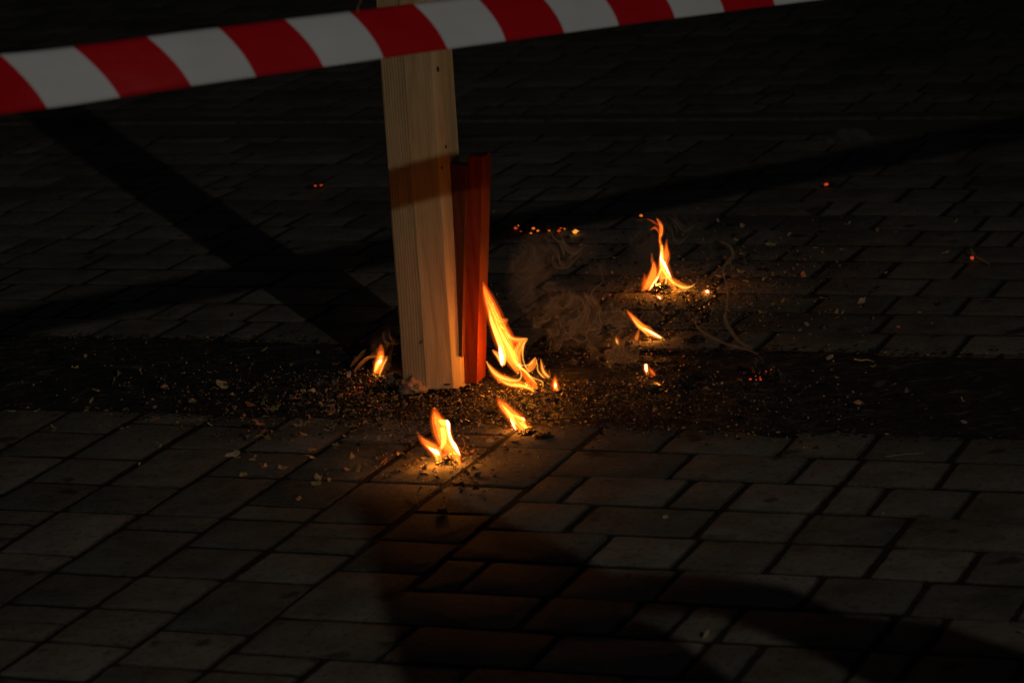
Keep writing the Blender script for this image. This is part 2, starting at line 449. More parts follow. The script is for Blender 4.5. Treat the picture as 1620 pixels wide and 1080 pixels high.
def slat(name, pts_bot, pts_top, Y, zlo_px, zhi_px, side, depth, mats, mi, label, cat, ybot_shift=0):
    """a batten from its front-face edges (left, right) at bottom and top in photo pixels"""
    bl, br = (vp(*q, Y) for q in pts_bot); tl, tr = (vp(*q, Y) for q in pts_top)
    H = tl.z - bl.z; n = 22; V = []; Fc = []; ids = []
    o = Vector(((bl.x + br.x) / 2, Y, max(0, bl.z)))
    b = 0.0012
    for k in range(n + 1):
        f = k / n
        L = bl.lerp(tl, f); Rr = br.lerp(tr, f); z = L.z
        dz = Rr.z - L.z
        wv = noise.noise(Vector((Y, z * 9, 2))) * 0.0006
        cr = [(L.x, 0.015 + b, z), (L.x + b, 0.015, z), (Rr.x - b, 0, z + dz), (Rr.x, b, z + dz), (Rr.x + side, depth, z + dz), (L.x + side, depth, z)]
        for x, y, zz in cr: V.append((x - o.x + wv, y, zz - o.z))
    m = 6
    for k in range(n):
        for i in range(m):
            j = (i + 1) % m; Fc.append((k * m + i, k * m + j, (k + 1) * m + j, (k + 1) * m + i)); ids.append(mi[i])
    Fc.append(tuple(reversed(range(m)))); ids.append(0)
    Fc.append(tuple(n * m + i for i in range(m))); ids.append(0)
    ob = mesh_obj(name, V, Fc, None, mats=mats, mi=ids); ob.location = o
    return tag(ob, label, cat)
# red batten (leans right), brown batten (hangs clear of the ground between post and red batten)
slat("red_batten", ((731, 607.5), (755, 606)), ((740, 249), (764, 249)), 5.986, 0, 0, 0.0165, 0.052, [REDW], [0] * 6,
     'red stained batten leaning upright beside the pine post', 'batten')
slat("brown_batten", ((720.5, 564), (731.5, 565)), ((711, 262), (738, 262)), 5.9845, 0, 0, 0.010, 0.03, [BRNW], [0] * 6,
     'short dark brown batten raised off the ground between pine post and red batten', 'batten')

# unseen boards added right of the camera, shaped to cast the foreground shadow
def caster(name, pts, Y, thick, mat, label, cat):
    """board in the plane y=Y whose street-light shadow covers the ground polygon pts"""
    V = []
    for (px, py) in pts:
        g = gp(px, py); d = LAMP - g; f = (Y - g.y) / d.y; q = g + d * f; V.append(q)
    n = len(V)
    V = [Vector((v.x, Y, v.z)) for v in V] + [Vector((v.x, Y - thick, v.z)) for v in V]
    Fc = [tuple(range(n)), tuple(reversed(range(n, 2 * n)))] + [(i, i + n, (i + 1) % n + n, (i + 1) % n) for i in range(n)]
    o = mesh_obj(name, V, Fc, mat)
    return tag(o, label, cat)
BY = 2.2
caster_root = empty("shadow_caster", (0.75, BY, 0))
tag(caster_root, 'unseen boards added beside the camera to cast the foreground shadow', 'shadow caster')
for (nm, pts, yy) in (("caster_panel", [(560, 788), (690, 778), (800, 822), (905, 872), (960, 905), (962, 958), (1060, 1000), (1150, 1070), (1400, 1250), (1500, 1400), (660, 1400), (640, 1080), (606, 960), (585, 860)], BY),
                      ("caster_rail", [(880, 868), (960, 905), (1090, 905), (1240, 925), (1330, 968), (1480, 985), (1620, 1030), (1900, 1130), (1900, 1300), (1480, 1110), (1370, 1070), (1280, 1022), (1200, 988), (1130, 962), (960, 958)], BY - 0.03)):
    o = caster(nm, pts, yy, 0.022, PINE, None, None)
    for k in ('label', 'category'):
        if k in o: del o[k]
    o.parent = caster_root; o.matrix_parent_inverse = Matrix.Translation(-Vector((0.75, BY, 0)))
for sx in (0.70, 0.86):
    V, Fc = [], []
    for z in (0.0, 0.62):
        for x, y in ((0, 0), (0.06, 0), (0.06, 0.04), (0, 0.04)): V.append((sx + x, BY + 0.003 + y, z))
    Fc = [(0, 1, 5, 4), (1, 2, 6, 5), (2, 3, 7, 6), (3, 0, 4, 7), (3, 2, 1, 0), (4, 5, 6, 7)]
    o = mesh_obj("caster_leg", V, Fc, PINE, caster_root)

# ------------------------------------------------------------------ barrier tape
def plane_pt(px, py, a, n):
    d = ray(px, py); return CAM + d * ((a - CAM).dot(n) / d.dot(n))
def build_tape():
    a = Vector((-1.12, 6.86, 0)); b = Vector((0.72, 7.92, 0))
    n = (b - a).cross(LAMP - (a + b) / 2).normalized()
    import bisect
    xs = [-60, 30, 120, 300, 652, 1000, 1250, 1500, 3000]
    top = [90 , 83.5, 73, 49, 6, -34, -62, -90, -262]
    bot = [188, 178, 166, 137, 86, 38, 6, -24, -206]
    def itp(arr, x):
        i = max(0, min(len(xs) - 2, bisect.bisect(xs, x) - 1)); f = (x - xs[i]) / (xs[i + 1] - xs[i]); return arr[i] + (arr[i + 1] - arr[i]) * f
    # stripe boundaries measured along the lower and the upper edge
    lo = [-330, -205, -140 + 95, 75, 190, 303, 405, 512, 607, 708, 800, 893, 979, 1068, 1146, 1226, 1302, 1378, 1450]
    lo[0], lo[1], lo[2] = -285, -165, -45
    up = [x - s for x, s in zip(lo, [80, 80, 78, 76, 75, 71, 60, 62, 55, 55, 48, 48, 46, 45, 43, 42, 40, 40, 40])]
    for _ in range(22): lo.append(lo[-1] + 70); up.append(lo[-1] - 38)
    NV = 12
    V, Fc, mi = [], [], []
    SUB = 6
    cols = []
    for k in range(len(lo) - 1):
        for s in range(SUB if k < len(lo) - 2 else SUB + 1):
            f = s / SUB; cols.append((lo[k] * (1 - f) + lo[k + 1] * f, up[k] * (1 - f) + up[k + 1] * f, k))
    for (xl, xu, k) in cols:
        for j in range(NV + 1):
            v = j / NV
            x = xl * (1 - v) + xu * v + 6.5 * 4 * v * (1 - v) * (1 if 1 else 0)
            yb = itp(bot, x); yt = itp(top, x); y = yb + (yt - yb) * v
            pc = plane_pt(x, (yb + yt) / 2, a, n)
            # tilt of the ribbon: top edge leans away where it looks narrow
            full = 0.080 * F_PX / (pc - CAM).dot(Fv); seen = (yb - yt) * 0.99
            tilt = math.sqrt(max(0.0, 1 - min(1, seen / full) ** 2)) * 0.080
            Y = pc.y + tilt * (v - 0.5) - 0.004 * (4 * v * (1 - v)) + 0.0024 * noise.noise(Vector((x * 0.012, v * 2.0, 0))) + 0.0016 * noise.noise(Vector((x * 0.03 + v, v * 5.0, 4)))
            V.append(vp(x, y, Y))
    nC = len(cols)
    for i in range(nC - 1):
        for j in range(NV):
            q = i * (NV + 1) + j
            Fc.append((q, q + NV + 1, q + NV + 2, q + 1)); mi.append(cols[i][2] % 2)
    # 0 = red / 1 = white ; boundary at lower x=75 is red -> white
    mi = [0 if m == 0 else 1 for m in mi]
    mats = [TRED, TWHT] if (3 % 2) == 1 else [TWHT, TRED]
    o = mesh_obj("barrier_tape", V, Fc, None, mats=mats, mi=mi, smooth=True)
    sm = o.modifiers.new("thickness", 'SOLIDIFY'); sm.thickness = 0.0003
    return tag(o, 'red and white striped plastic barrier tape stretched across in front of the post', 'tape')
build_tape()

# ------------------------------------------------------------------ fire
def catmull(P, n):
    out = []
    Q = [P[0]] + P + [P[-1]]
    for i in range(1, len(Q) - 2):
        for k in range(n):
            t = k / n; r = []
            for c in range(len(P[0])):
                p0, p1, p2, p3 = Q[i - 1][c], Q[i][c], Q[i + 1][c], Q[i + 2][c]
                r.append(0.5 * ((2 * p1) + (-p0 + p2) * t + (2 * p0 - 5 * p1 + 4 * p2 - p3) * t * t + (-p0 + 3 * p1 - 3 * p2 + p3) * t ** 3))
            out.append(tuple(r))
    out.append(P[-1]); return out
def tube(name, pts, Y, mat, parent, flat=0.6, n=7, seg=14, dy=0.0, wob=0.12):
    """tapering tongue of gas along photo-pixel points (x, y, width px[, depth m])"""
    P = [(p[0], p[1], p[2], p[3] if len(p) > 3 else dy) for p in pts]
    Q = catmull(P, n); V, Fc = [], []
    C3 = [vp(q[0], q[1], Y + q[3]) for q in Q]; k = 1 / pxm(Y)
    m = len(Q)
    for i, q in enumerate(Q):
        a = C3[max(0, i - 1)]; b = C3[min(m - 1, i + 1)]; tg = (b - a).normalized()
        side = tg.cross(Vector((0, 1, 0))).normalized(); dep = side.cross(tg).normalized()
        r = max(q[2] * k / 2, 0.0002)
        for j in range(seg):
            t = 2 * math.pi * j / seg
            rr = r * (1 + wob * 1.9 * noise.noise(Vector((i * 0.33, j * 0.8, pts[0][0] * 0.3))))
            V.append(C3[i] + side * math.cos(t) * rr + dep * math.sin(t) * rr * flat)
    for i in range(m - 1):
        for j in range(seg):
            j2 = (j + 1) % seg; Fc.append((i * seg + j, (i + 1) * seg + j, (i + 1) * seg + j2, i * seg + j2))
    Fc.append(tuple(range(seg))); Fc.append(tuple((m - 1) * seg + j for j in reversed(range(seg))))
    return mesh_obj(name, V, Fc, mat, parent, smooth=True)

FO = m_flame("flame_red_edge", (1.0, 0.10, 0.006), 62)
FM = m_flame("flame_orange", (1.0, 0.23, 0.016), 110)
FH = m_flame("flame_yellow", (1.0, 0.42, 0.055), 420)
FW = m_flame("flame_white", (1.0, 0.72, 0.36), 900)
FG = m_flame('flame_glow', (1.0, 0.11, 0.006), 14)
FS = m_flame('flame_filament', (1.0, 0.24, 0.016), 130)
FH2 = m_flame('flame_filament_bright', (1.0, 0.36, 0.04), 210)
KIND = {'o': ('outer_tongue', FO, 0.75, 0.004), 'm': ('tongue', FM, 0.6, 0.0), 'h': ('bright_streak', FH, 0.6, 0.0), 'w': ('white_core', FW, 0.7, 0.0)}

def flame(base, label, tongues, lights, power=1.0, ldy=-0.004, col=(1.0, 0.30, 0.02), pre=None):
    g = gp(*base); e = empty("flame", (g.x, g.y, 0.0))
    tag(e, label, 'flame', 'flames burning on the ground')
    rf = random.Random(int(base[0] * 7 + base[1]))
    for kd, pts in tongues:
        nm, mt, fl, dy = KIND[kd]
        tube(nm, pts, g.y, mt, e, flat=fl, dy=dy)
        wmax = max(p[2] for p in pts)
        if (kd in 'om' and wmax >= 6) or kd == 'w':
            tube('glow', [(p[0], p[1], p[2] * 1.35 + 1.6) for p in pts], g.y, FG, e, flat=0.8, dy=dy, wob=0.05)
        if kd in 'om' and wmax >= 8 and len(pts) >= 4:        # fine bright filaments along the folds of the flame
            for sgn in ((-1, 1) if wmax < 14 else (-1, 0.1, 1)):
                off = sgn * rf.uniform(.26, .40); ph = rf.uniform(0, 6)
                st = []
                for i, p in enumerate(pts):
                    a = pts[max(0, i - 1)]; b = pts[min(len(pts) - 1, i + 1)]
                    tx_, ty_ = b[0] - a[0], b[1] - a[1]; L = math.hypot(tx_, ty_) or 1
                    o_ = off * p[2] + 0.10 * p[2] * math.sin(ph + i * 1.7)
                    st.append((p[0] - ty_ / L * o_, p[1] + tx_ / L * o_, (1.0 + 0.10 * p[2]) * (0.5 if i in (0, len(pts) - 1) else 1) * rf.uniform(.7, 1.2)))
                tube("filament", st, g.y, FS if kd == 'o' else FH2, e, flat=0.8, dy=rf.uniform(-.003, .003), seg=8, wob=0.2)
    for i, (lx, ly, pw) in enumerate(lights):
        l = bpy.data.lights.new("flame_light", 'POINT'); o = bpy.data.objects.new("flame_light", l); COL.objects.link(o)
        l.energy = pw * power * 0.2; l.color = col; l.shadow_soft_size = 0.0
        p = vp(lx, ly, g.y + ldy); o.location = (p.x, p.y, max(p.z, 0.022))
        o.parent = e; o.matrix_parent_inverse = Matrix.Translation(-e.location)
    return e

LDY = 5.954 - gp(825, 622).y
# 1 the large flame by the red batten
flame((825, 622), 'largest flame, tall and branching, beside the red batten', [
    ('o', [(764, 446, 3), (772, 470, 14), (783, 500, 20), (799, 540, 25), (812, 566, 18), (822, 584, 8)]),
    ('o', [(804, 505, 2), (796, 512, 10), (789, 515, 14), (785, 530, 8)]),
    ('m', [(765, 453, 3), (771, 470, 9), (779, 492, 13), (786, 515, 16), (797, 540, 20), (806, 560, 20), (815, 578, 14), (820, 590, 5)]),
    ('m', [(803, 504, 1.5), (796, 507, 6), (789, 505, 9), (783, 495, 8), (777, 480, 5)]),
    ('m', [(835, 536, 2), (828, 540, 9), (822, 548, 14), (818, 560, 14), (820, 572, 10), (826, 584, 5)]),
    ('m', [(796, 515, 2), (803, 530, 5), (812, 536, 8), (824, 537, 7), (834, 535, 2)]),
    ('h', [(797, 515, 1.5), (801, 526, 3), (808, 534, 3.2), (818, 537, 3), (828, 536, 2.5), (835, 535, 1)]),
    ('h', [(835, 536, 1), (829, 543, 3), (827, 552, 3.5), (827, 565, 3), (830, 576, 2.5), (838, 588, 2)]),
    ('h', [(774, 490, 2), (778, 510, 6), (786, 530, 8), (793, 550, 9), (797, 570, 8), (797, 578, 3)]),
    ('h', [(789, 518, 2), (797, 536, 5), (806, 552, 5), (813, 568, 4.5), (820, 578, 4), (832, 588, 4), (842, 600, 3), (850, 608, 1.5)]),
    ('w', [(790, 545, 2), (792, 557, 6), (794, 568, 7), (794, 577, 3)]),
    ('m', [(779, 553, 2), (784, 558, 7), (790, 563, 10), (794, 572, 8), (795, 580, 3)]),
    ('h', [(779, 554, 1.2), (785, 560, 3.5), (790, 568, 4), (793, 578, 2)]),
    ('m', [(769, 571, 1.5), (776, 582, 7), (787, 594, 12), (803, 603, 14), (822, 608, 12), (838, 614, 8), (848, 622, 2)]),
    ('h', [(769, 571, 1.2), (775, 581, 3), (784, 591, 4.5), (796, 598, 5), (812, 602, 4), (822, 600, 3.5), (825, 592, 3), (822, 582, 2)]),
    ('h', [(790, 600, 1.5), (806, 608, 4), (824, 610, 5), (838, 614, 4), (846, 620, 2)]),
    ('o', [(822, 584, 3), (832, 596, 10), (842, 606, 13), (850, 614, 5)]),
    ('m', [(822, 582, 2), (832, 592, 5), (842, 602, 6), (847, 610, 5), (850, 615, 2)]),
    ('h', [(784, 505, 1), (790, 520, 2.4), (800, 538, 2.6), (812, 556, 2.6), (820, 568, 1.5)]),
    ('o', [(782, 496, 3), (798, 520, 10), (808, 536, 10), (822, 542, 6)]),
    ('h', [(816, 576, 2), (828, 585, 3.5), (840, 596, 3), (850, 600, 2.5), (858, 604, 3), (859, 612, 2)]),
    ('m', [(847, 565, 2), (845, 572, 9), (840, 580, 11), (836, 585, 8), (830, 580, 4)]),
    ('h', [(847, 565, 1.2), (842, 573, 3), (836, 577, 3), (828, 578, 2.5), (822, 575, 1.5)]),
    ('m', [(856, 568, 1.5), (857, 576, 5), (859, 586, 7), (864, 594, 7), (868, 598, 3)]),
    ('h', [(855, 567, 1), (857, 578, 2.5), (860, 588, 3.5), (866, 594, 3.5), (870, 597, 1.5)]),
    ('h', [(847, 566, 1), (850, 576, 2.2), (851, 586, 3), (857, 594, 3.5), (862, 598, 2)]),
    ('m', [(869, 583, 1), (869, 590, 3), (870, 595, 3), (871, 598, 1)]),
    ('w', [(818, 578, 1), (821, 577, 3.2), (824, 579, 1)]),
], [(797, 566, 0.75), (838, 602, 0.7), (788, 520, 0.2)], 1.75, LDY)
# 2 front flame
flame((705, 735), 'forked flame burning nearest the camera over black char', [
    ('o', [(687, 644, 4), (690, 660, 16), (698, 680, 24), (705, 700, 22), (715, 715, 22), (724, 733, 12), (728, 742, 3)]),
    ('o', [(661, 686, 2), (670, 697, 10), (684, 708, 16), (694, 720, 14), (702, 738, 4)]),
    ('m', [(687, 652, 3), (692, 664, 13), (700, 676, 19), (702, 690, 17), (706, 702, 15), (716, 712, 14), (724, 728, 9), (729, 740, 3)]),
    ('m', [(666, 692, 2), (676, 702, 9), (687, 710, 12), (692, 720, 10), (697, 734, 5), (700, 740, 2)]),
    ('m', [(697, 705, 3), (695, 712, 9), (694, 720, 9), (697, 730, 5)]),
    ('h', [(694, 664, 3), (702, 668, 10), (708, 672, 8), (710, 684, 7), (714, 697, 7), (720, 707, 7), (726, 718, 4), (729, 722, 1.5)]),
    ('h', [(700, 676, 8), (702, 688, 9), (702, 698, 8), (698, 710, 5)]),
    ('w', [(706, 664, 3), (709, 670, 6), (710, 682, 4), (713, 694, 4), (719, 704, 6), (725, 715, 4), (728, 720, 1)]),
    ('w', [(678, 708, 1.5), (685, 712, 6), (691, 715, 7), (694, 720, 3)]),
    ('h', [(674, 704, 2), (684, 711, 6), (690, 722, 4), (694, 732, 3), (699, 739, 1.5)]),
    ('m', [(716, 718, 4), (722, 728, 8), (728, 738, 6), (732, 740, 2)]),
], [(702, 706, 0.26), (686, 722, 0.3), (722, 728, 0.22)], 1.75)
# 3
flame((828, 682), 'slanting flame between the large flame and the nearest flame', [
    ('o', [(786, 628, 2), (793, 638, 12), (806, 652, 16), (818, 665, 22), (826, 680, 20)]),
    ('m', [(789, 634, 2), (797, 643, 10), (808, 655, 13), (820, 665, 15), (828, 676, 14), (832, 682, 8)]),
    ('h', [(794, 640, 2), (804, 652, 6), (812, 664, 6), (814, 674, 5), (819, 681, 3)]),
    ('h', [(808, 654, 2), (820, 660, 5), (829, 664, 5), (826, 669, 3)]),
    ('h', [(822, 668, 3), (830, 674, 6), (836, 681, 6), (841, 683, 2)]),
    ('w', [(807, 660, 1), (810, 667, 3.5), (814, 676, 3), (816, 680, 1)]),
    ('w', [(824, 660, 1), (828, 662, 3), (829, 665, 1)]),
], [(820, 674, 0.26)], 1.5)
# 4 left small flame
flame((602, 594), 'small flame left of the post among curled leaves', [
    ('o', [(603, 545, 3), (602, 558, 10), (600, 575, 14), (596, 590, 10)]),
    ('m', [(604, 555, 4), (602, 566, 9), (598, 578, 10), (594, 588, 6), (593, 592, 2)]),
    ('h', [(604, 562, 4), (601, 570, 8), (597, 578, 7), (593, 588, 3)]),
    ('w', [(603, 567, 2), (601, 572, 5), (598, 575, 3)]),
    ('m', [(618, 563, 1.5), (611, 566, 5), (606, 573, 6), (603, 583, 6), (600, 592, 2)]),
    ('h', [(619, 562, 1), (612, 568, 2.5), (607, 576, 3), (602, 588, 2.6), (598, 598, 1)]),
], [(602, 573, 0.16)], 1.0)
# 5 back right flame
flame((1050, 462), 'tall pointed flame farthest back on the right', [
    ('o', [(1039, 345, 2), (1045, 356, 6), (1046, 368, 6), (1044, 380, 4), (1048, 395, 6), (1050, 420, 14), (1052, 440, 20)]),
    ('o', [(1022, 346, 1), (1032, 350, 4), (1042, 357, 3)]),
    ('o', [(1028, 364, 1.5), (1036, 360, 5), (1042, 366, 4), (1044, 376, 3)]),
    ('o', [(1055, 378, 1), (1054, 390, 5), (1055, 402, 8), (1056, 412, 5), (1052, 420, 2)]),
    ('o', [(1031, 400, 1), (1032, 412, 4), (1035, 420, 7), (1034, 435, 13), (1028, 448, 16), (1022, 457, 10)]),
    ('m', [(1041, 349, 1.5), (1046, 358, 4), (1046, 368, 4.5), (1044, 378, 3), (1046, 390, 5), (1048, 405, 8), (1047, 420, 9), (1048, 435, 10), (1046, 446, 6)]),
    ('m', [(1030, 364, 1), (1036, 361, 3), (1041, 366, 2), (1043, 372, 1)]),
    ('m', [(1034, 415, 2), (1034, 428, 9), (1031, 440, 11), (1026, 450, 9), (1018, 458, 5), (1014, 459, 1.5)]),
    ('m', [(1055, 385, 1), (1054, 396, 5), (1054, 406, 6), (1052, 416, 3)]),
    ('h', [(1047, 388, 3), (1047, 400, 5), (1047, 414, 7), (1049, 425, 6), (1055, 435, 5), (1061, 443, 5), (1070, 450, 4.5), (1082, 455, 5), (1094, 453, 3), (1100, 448, 1)]),
    ('h', [(1046, 425, 4), (1042, 435, 4), (1036, 445, 4.5), (1030, 455, 4), (1026, 460, 1.5)]),
    ('w', [(1046, 398, 1), (1046, 410, 4), (1050, 416, 5), (1054, 424, 4), (1059, 434, 3), (1062, 440, 1)]),
    ('w', [(1043, 436, 1), (1038, 444, 2.6), (1032, 452, 2.6), (1028, 458, 1)]),
    ('h', [(1054, 430, 2), (1054, 442, 4), (1053, 455, 4), (1056, 464, 3), (1066, 468, 3), (1074, 466, 1.5)]),
    ('m', [(1056, 436, 4), (1062, 448, 10), (1066, 458, 9), (1072, 464, 6), (1080, 460, 3)]),
    ('m', [(1058, 436, 2), (1068, 444, 6), (1078, 450, 6), (1086, 452, 4)]),
    ('o', [(1019, 432, 1), (1020, 440, 5), (1018, 450, 6), (1015, 457, 2)]),
    ('m', [(1047, 438, 3), (1047, 446, 4), (1047, 452, 1)]),
], [(1050, 420, 0.5), (1040, 448, 0.35), (1075, 452, 0.35)], 1.0)
# 6
flame((1040, 538), 'thin slanting flame in front of the farthest flame', [
    ('o', [(991, 490, 2), (1000, 501, 7), (1014, 516, 9), (1028, 527, 8), (1042, 534, 4)]),
    ('m', [(993, 493, 2), (1002, 503, 6), (1014, 515, 8), (1028, 526, 8), (1042, 533, 6), (1051, 538, 2)]),
    ('h', [(1000, 502, 2), (1010, 514, 4), (1022, 522, 5), (1036, 529, 5), (1048, 535, 3), (1052, 538, 1)]),
    ('w', [(1018, 519, 1), (1028, 524, 3), (1040, 531, 3), (1046, 535, 1)]),
    ('m', [(1004, 500, 1), (1016, 512, 3), (1026, 518, 5), (1036, 527, 4), (1044, 533, 2)]),
    ('h', [(1002, 506, 1), (1008, 516, 2), (1018, 524, 2.5), (1026, 532, 2)]),
    ('m', [(1011, 520, 2), (1009, 528, 5), (1007, 535, 6), (1008, 538, 2)]),
], [(1028, 526, 0.28)], 1.0)
# small ones
flame((880, 618), 'tiny upright flame right of the largest flame', [
    ('o', [(878, 594, 3), (878, 606, 10), (880, 618, 8)]),
    ('m', [(878, 597, 2), (878, 606, 7), (878, 614, 6), (877, 619, 2)]),
    ('h', [(879, 601, 2), (878, 608, 5), (880, 614, 4), (885, 619, 1.5)]),
    ('w', [(879, 605, 1), (879, 609, 4), (878, 613, 2)]),
], [(879, 608, 0.09)], 1.0)
flame((1028, 598), 'small twin flame at the lower end of the smoke trail', [
    ('m', [(1022, 575, 6), (1022, 583, 8), (1024, 592, 4), (1025, 594, 1)]),
    ('w', [(1022, 576, 4), (1022, 582, 5), (1023, 588, 2)]),
    ('o', [(1026, 580, 2), (1031, 588, 7), (1036, 594, 4)]),
    ('m', [(1028, 584, 2), (1033, 590, 4), (1037, 594, 2)]),
], [(1024, 584, 0.07)], 1.0)
flame((1045, 613), 'flicker of flame low on the ground under the twin flame', [
    ('m', [(1034, 604, 2), (1040, 608, 6), (1046, 612, 5), (1050, 614, 1)]),
    ('h', [(1037, 605, 1), (1042, 608, 3), (1047, 612, 2)]),
], [(1042, 607, 0.05)], 1.0)
flame((977, 545), 'very small flame left of the thin slanting flame', [
    ('o', [(974, 531, 2), (976, 538, 7), (977, 544, 5)]),
    ('h', [(974, 534, 1.5), (976, 540, 4), (978, 545, 1.5)]),
], [(976, 538, 0.05)], 1.0)
flame((1118, 466), 'tiny round flame right of the farthest flame', [
    ('m', [(1109, 463, 2), (1115, 462, 6), (1120, 462, 8), (1122, 465, 4)]),
    ('w', [(1116, 461, 2), (1119, 461, 5), (1121, 463, 2)]),
], [(1118, 460, 0.06)], 1.0)
flame((1045, 474), 'tiny white flame just below the farthest flame', [
    ('m', [(1038, 466, 2), (1043, 470, 6), (1048, 475, 3), (1054, 480, 1)]),
    ('w', [(1040, 468, 1), (1043, 471, 3.5), (1045, 474, 1.5)]),
], [(1043, 468, 0.05)], 1.0)

# ------------------------------------------------------------------ embers, char and scraps
def flake_mesh(name, seed, mat, n=9, elong=1.6, curl=0.35, thick=0.0006, jag=0.45):
    rnd = random.Random(seed); V = []
    for i in range(n):
        a = 2 * math.pi * i / n; r = 0.5 * (1 - jag * rnd.random())
        x, y = math.cos(a) * r * elong, math.sin(a) * r
        V.append((x, y, curl * (x * x + 0.6 * y * y) * rnd.uniform(0.5, 1.4) + rnd.uniform(-0.04, 0.04)))
    top = V + [(0, 0, rnd.uniform(-0.02, 0.1))]
    nV = len(top); allv = top + [(x, y, z - 0.06) for x, y, z in top]
    Fc = []
    for i in range(n):
        j = (i + 1) % n
        Fc += [(i, j, n), (nV + j, nV + i, nV + n), (i, nV + i, nV + j, j)]
    me = bpy.data.meshes.new(name); me.from_pydata(allv, [], Fc); me.update(); me.materials.append(mat); return me
flakes = [flake_mesh("paper_scrap", i, SCRAPS[[0, 3, 1, 2, 3, 0, 1, 3][i % 8]], n=8 + i % 4, elong=1.0 + 0.25 * (i % 6), curl=0.15 + 0.12 * (i % 4)) for i in range(16)]
def surf_z(p):                                # height of the surface under a point
    t = p.dot(TA)
    return -0.004 if TG0 < t < TG1 else 0.001
def put(me, name, px, py, size, label, cat, group, tilt=0.5):
    p = gp(px, py); o = bpy.data.objects.new(name, me); COL.objects.link(o)
    o.location = (p.x, p.y, surf_z(p) + size * 0.06); o.rotation_euler = (random.gauss(0, tilt) + 0.2, random.gauss(0, tilt), random.uniform(0, 6.28))
    o.scale = (size, size, size)
    return tag(o, label, cat, group)
def inside_post(x, y): return 630 < x < 785 and y < 622
cl = [  # x, y, sx, sy, n, smin, smax, where
    (545, 630, 60, 26, 46, .006, .014, 'left of the post'), (430, 650, 75, 42, 56, .005, .014, 'left of the post'),
    (250, 640, 120, 45, 26, .005, .012, 'left of the post'), (490, 740, 90, 24, 16, .006, .013, 'left of the post'),
    (640, 690, 60, 30, 24, .005, .013, 'around the nearest flame'), (790, 720, 60, 40, 20, .005, .011, 'around the nearest flame'),
    (1195, 405, 60, 36, 34, .007, .015, 'right of the farthest flame'), (1150, 470, 60, 36, 30, .006, .013, 'right of the farthest flame'),
    (1290, 500, 70, 55, 18, .006, .013, 'right of the farthest flame'), (1430, 440, 110, 90, 12, .006, .012, 'right of the farthest flame')]
for (cx, cy, sx, sy, n, a, b, where) in cl:
    for i in range(n):
        for _ in range(20):
            x, y = random.gauss(cx, sx), random.gauss(cy, sy)
            if not inside_post(x, y) and 0 < x < 1620 and 300 < y < 860 and not (x < 1030 and y < 545 and cx < 700): break
        fi = random.randrange(len(flakes)); cname = ['straw coloured', 'olive', 'rusty brown', 'pale', 'olive', 'straw coloured', 'rusty brown', 'olive'][fi % 8]
        shp = ['round', 'broad', 'long', 'narrow', 'slender', 'jagged'][fi % 6]
        put(flakes[fi], "paper_scrap", x, y, random.uniform(a, b) * (1.0 if random.random() < .8 else 1.35) ,
            'small ' + shp + ' ' + cname + ' burnt scrap lying ' + where, 'scrap', 'small burnt scraps scattered ' + where)
# scraps that stand out
star = flake_mesh("leaf", 91, SCRAPS[1], n=11, elong=1.3, curl=0.5, jag=0.75)
pale = flake_mesh("scrap", 92, SCRAPS[2], n=7, elong=1.3, curl=0.4, jag=0.3)
straw = flake_mesh("scrap", 93, SCRAPS[0], n=9, elong=1.5, curl=0.4, jag=0.5)
for me, nm, x, y, s, lab, cat in (
    (star, 'dry_leaf', 395, 638, .026, 'reddish brown ragged leaf at the front edge of the gutter left of the post', 'leaf'),
    (star, 'dry_leaf', 410, 672, .026, 'reddish brown ragged leaf standing on the paving below the gutter leaf', 'leaf'),
    (star, 'dry_leaf', 410, 690, .028, 'flat brown star-shaped leaf lying nearest the paving left of the post', 'leaf'),
    (star, 'dry_leaf', 247, 665, .020, 'yellow ragged leaf on the paving, alone on the left', 'leaf'),
    (straw, 'dry_leaf', 19, 652, .016, 'small yellow upright leaf at the left edge of the photo', 'leaf'),
    (straw, 'dry_leaf', 447, 741, .018, 'straw coloured leaf alone on a paver left of the nearest flame', 'leaf'),
    (straw, 'dry_leaf', 500, 766, .018, 'orange leaf nearest the camera left of the nearest flame', 'leaf'),
    (straw, 'dry_leaf', 385, 753, .018, 'pale orange leaf beside a dark stain on the left paving', 'leaf'),
    (straw, 'dry_leaf', 775, 699, .014, 'orange scrap on the paver just right of the nearest flame', 'scrap'),
    (pale, 'stone_chip', 1117, 1008, .019, 'pale stone chip lying in a paving joint at the bottom', 'stone'),
    (pale, 'stone_chip', 1618, 1002, .014, 'pale chip at the right edge near the bottom', 'stone'),
    (pale, 'paper_scrap', 1276, 515, .015, 'pinkish white curled scrap alone on the paving right of the smoke trails', 'scrap'),
    (pale, 'paper_scrap', 1313, 563, .015, 'yellowish square scrap on the far edge of the gutter', 'scrap'),
    (pale, 'paper_scrap', 1524, 665, .015, 'tiny white crumpled scrap in the gutter on the right', 'scrap'),
    (pale, 'paper_scrap', 1053, 819, .010, 'pale chip lying in a joint between pavers right of centre', 'stone'),
    (straw, 'paper_scrap', 1237, 479, .018, 'yellow straw scrap right of the tiny round flame', 'scrap')):
    put(me, nm, x, y, s, lab, cat, None, 0.35)

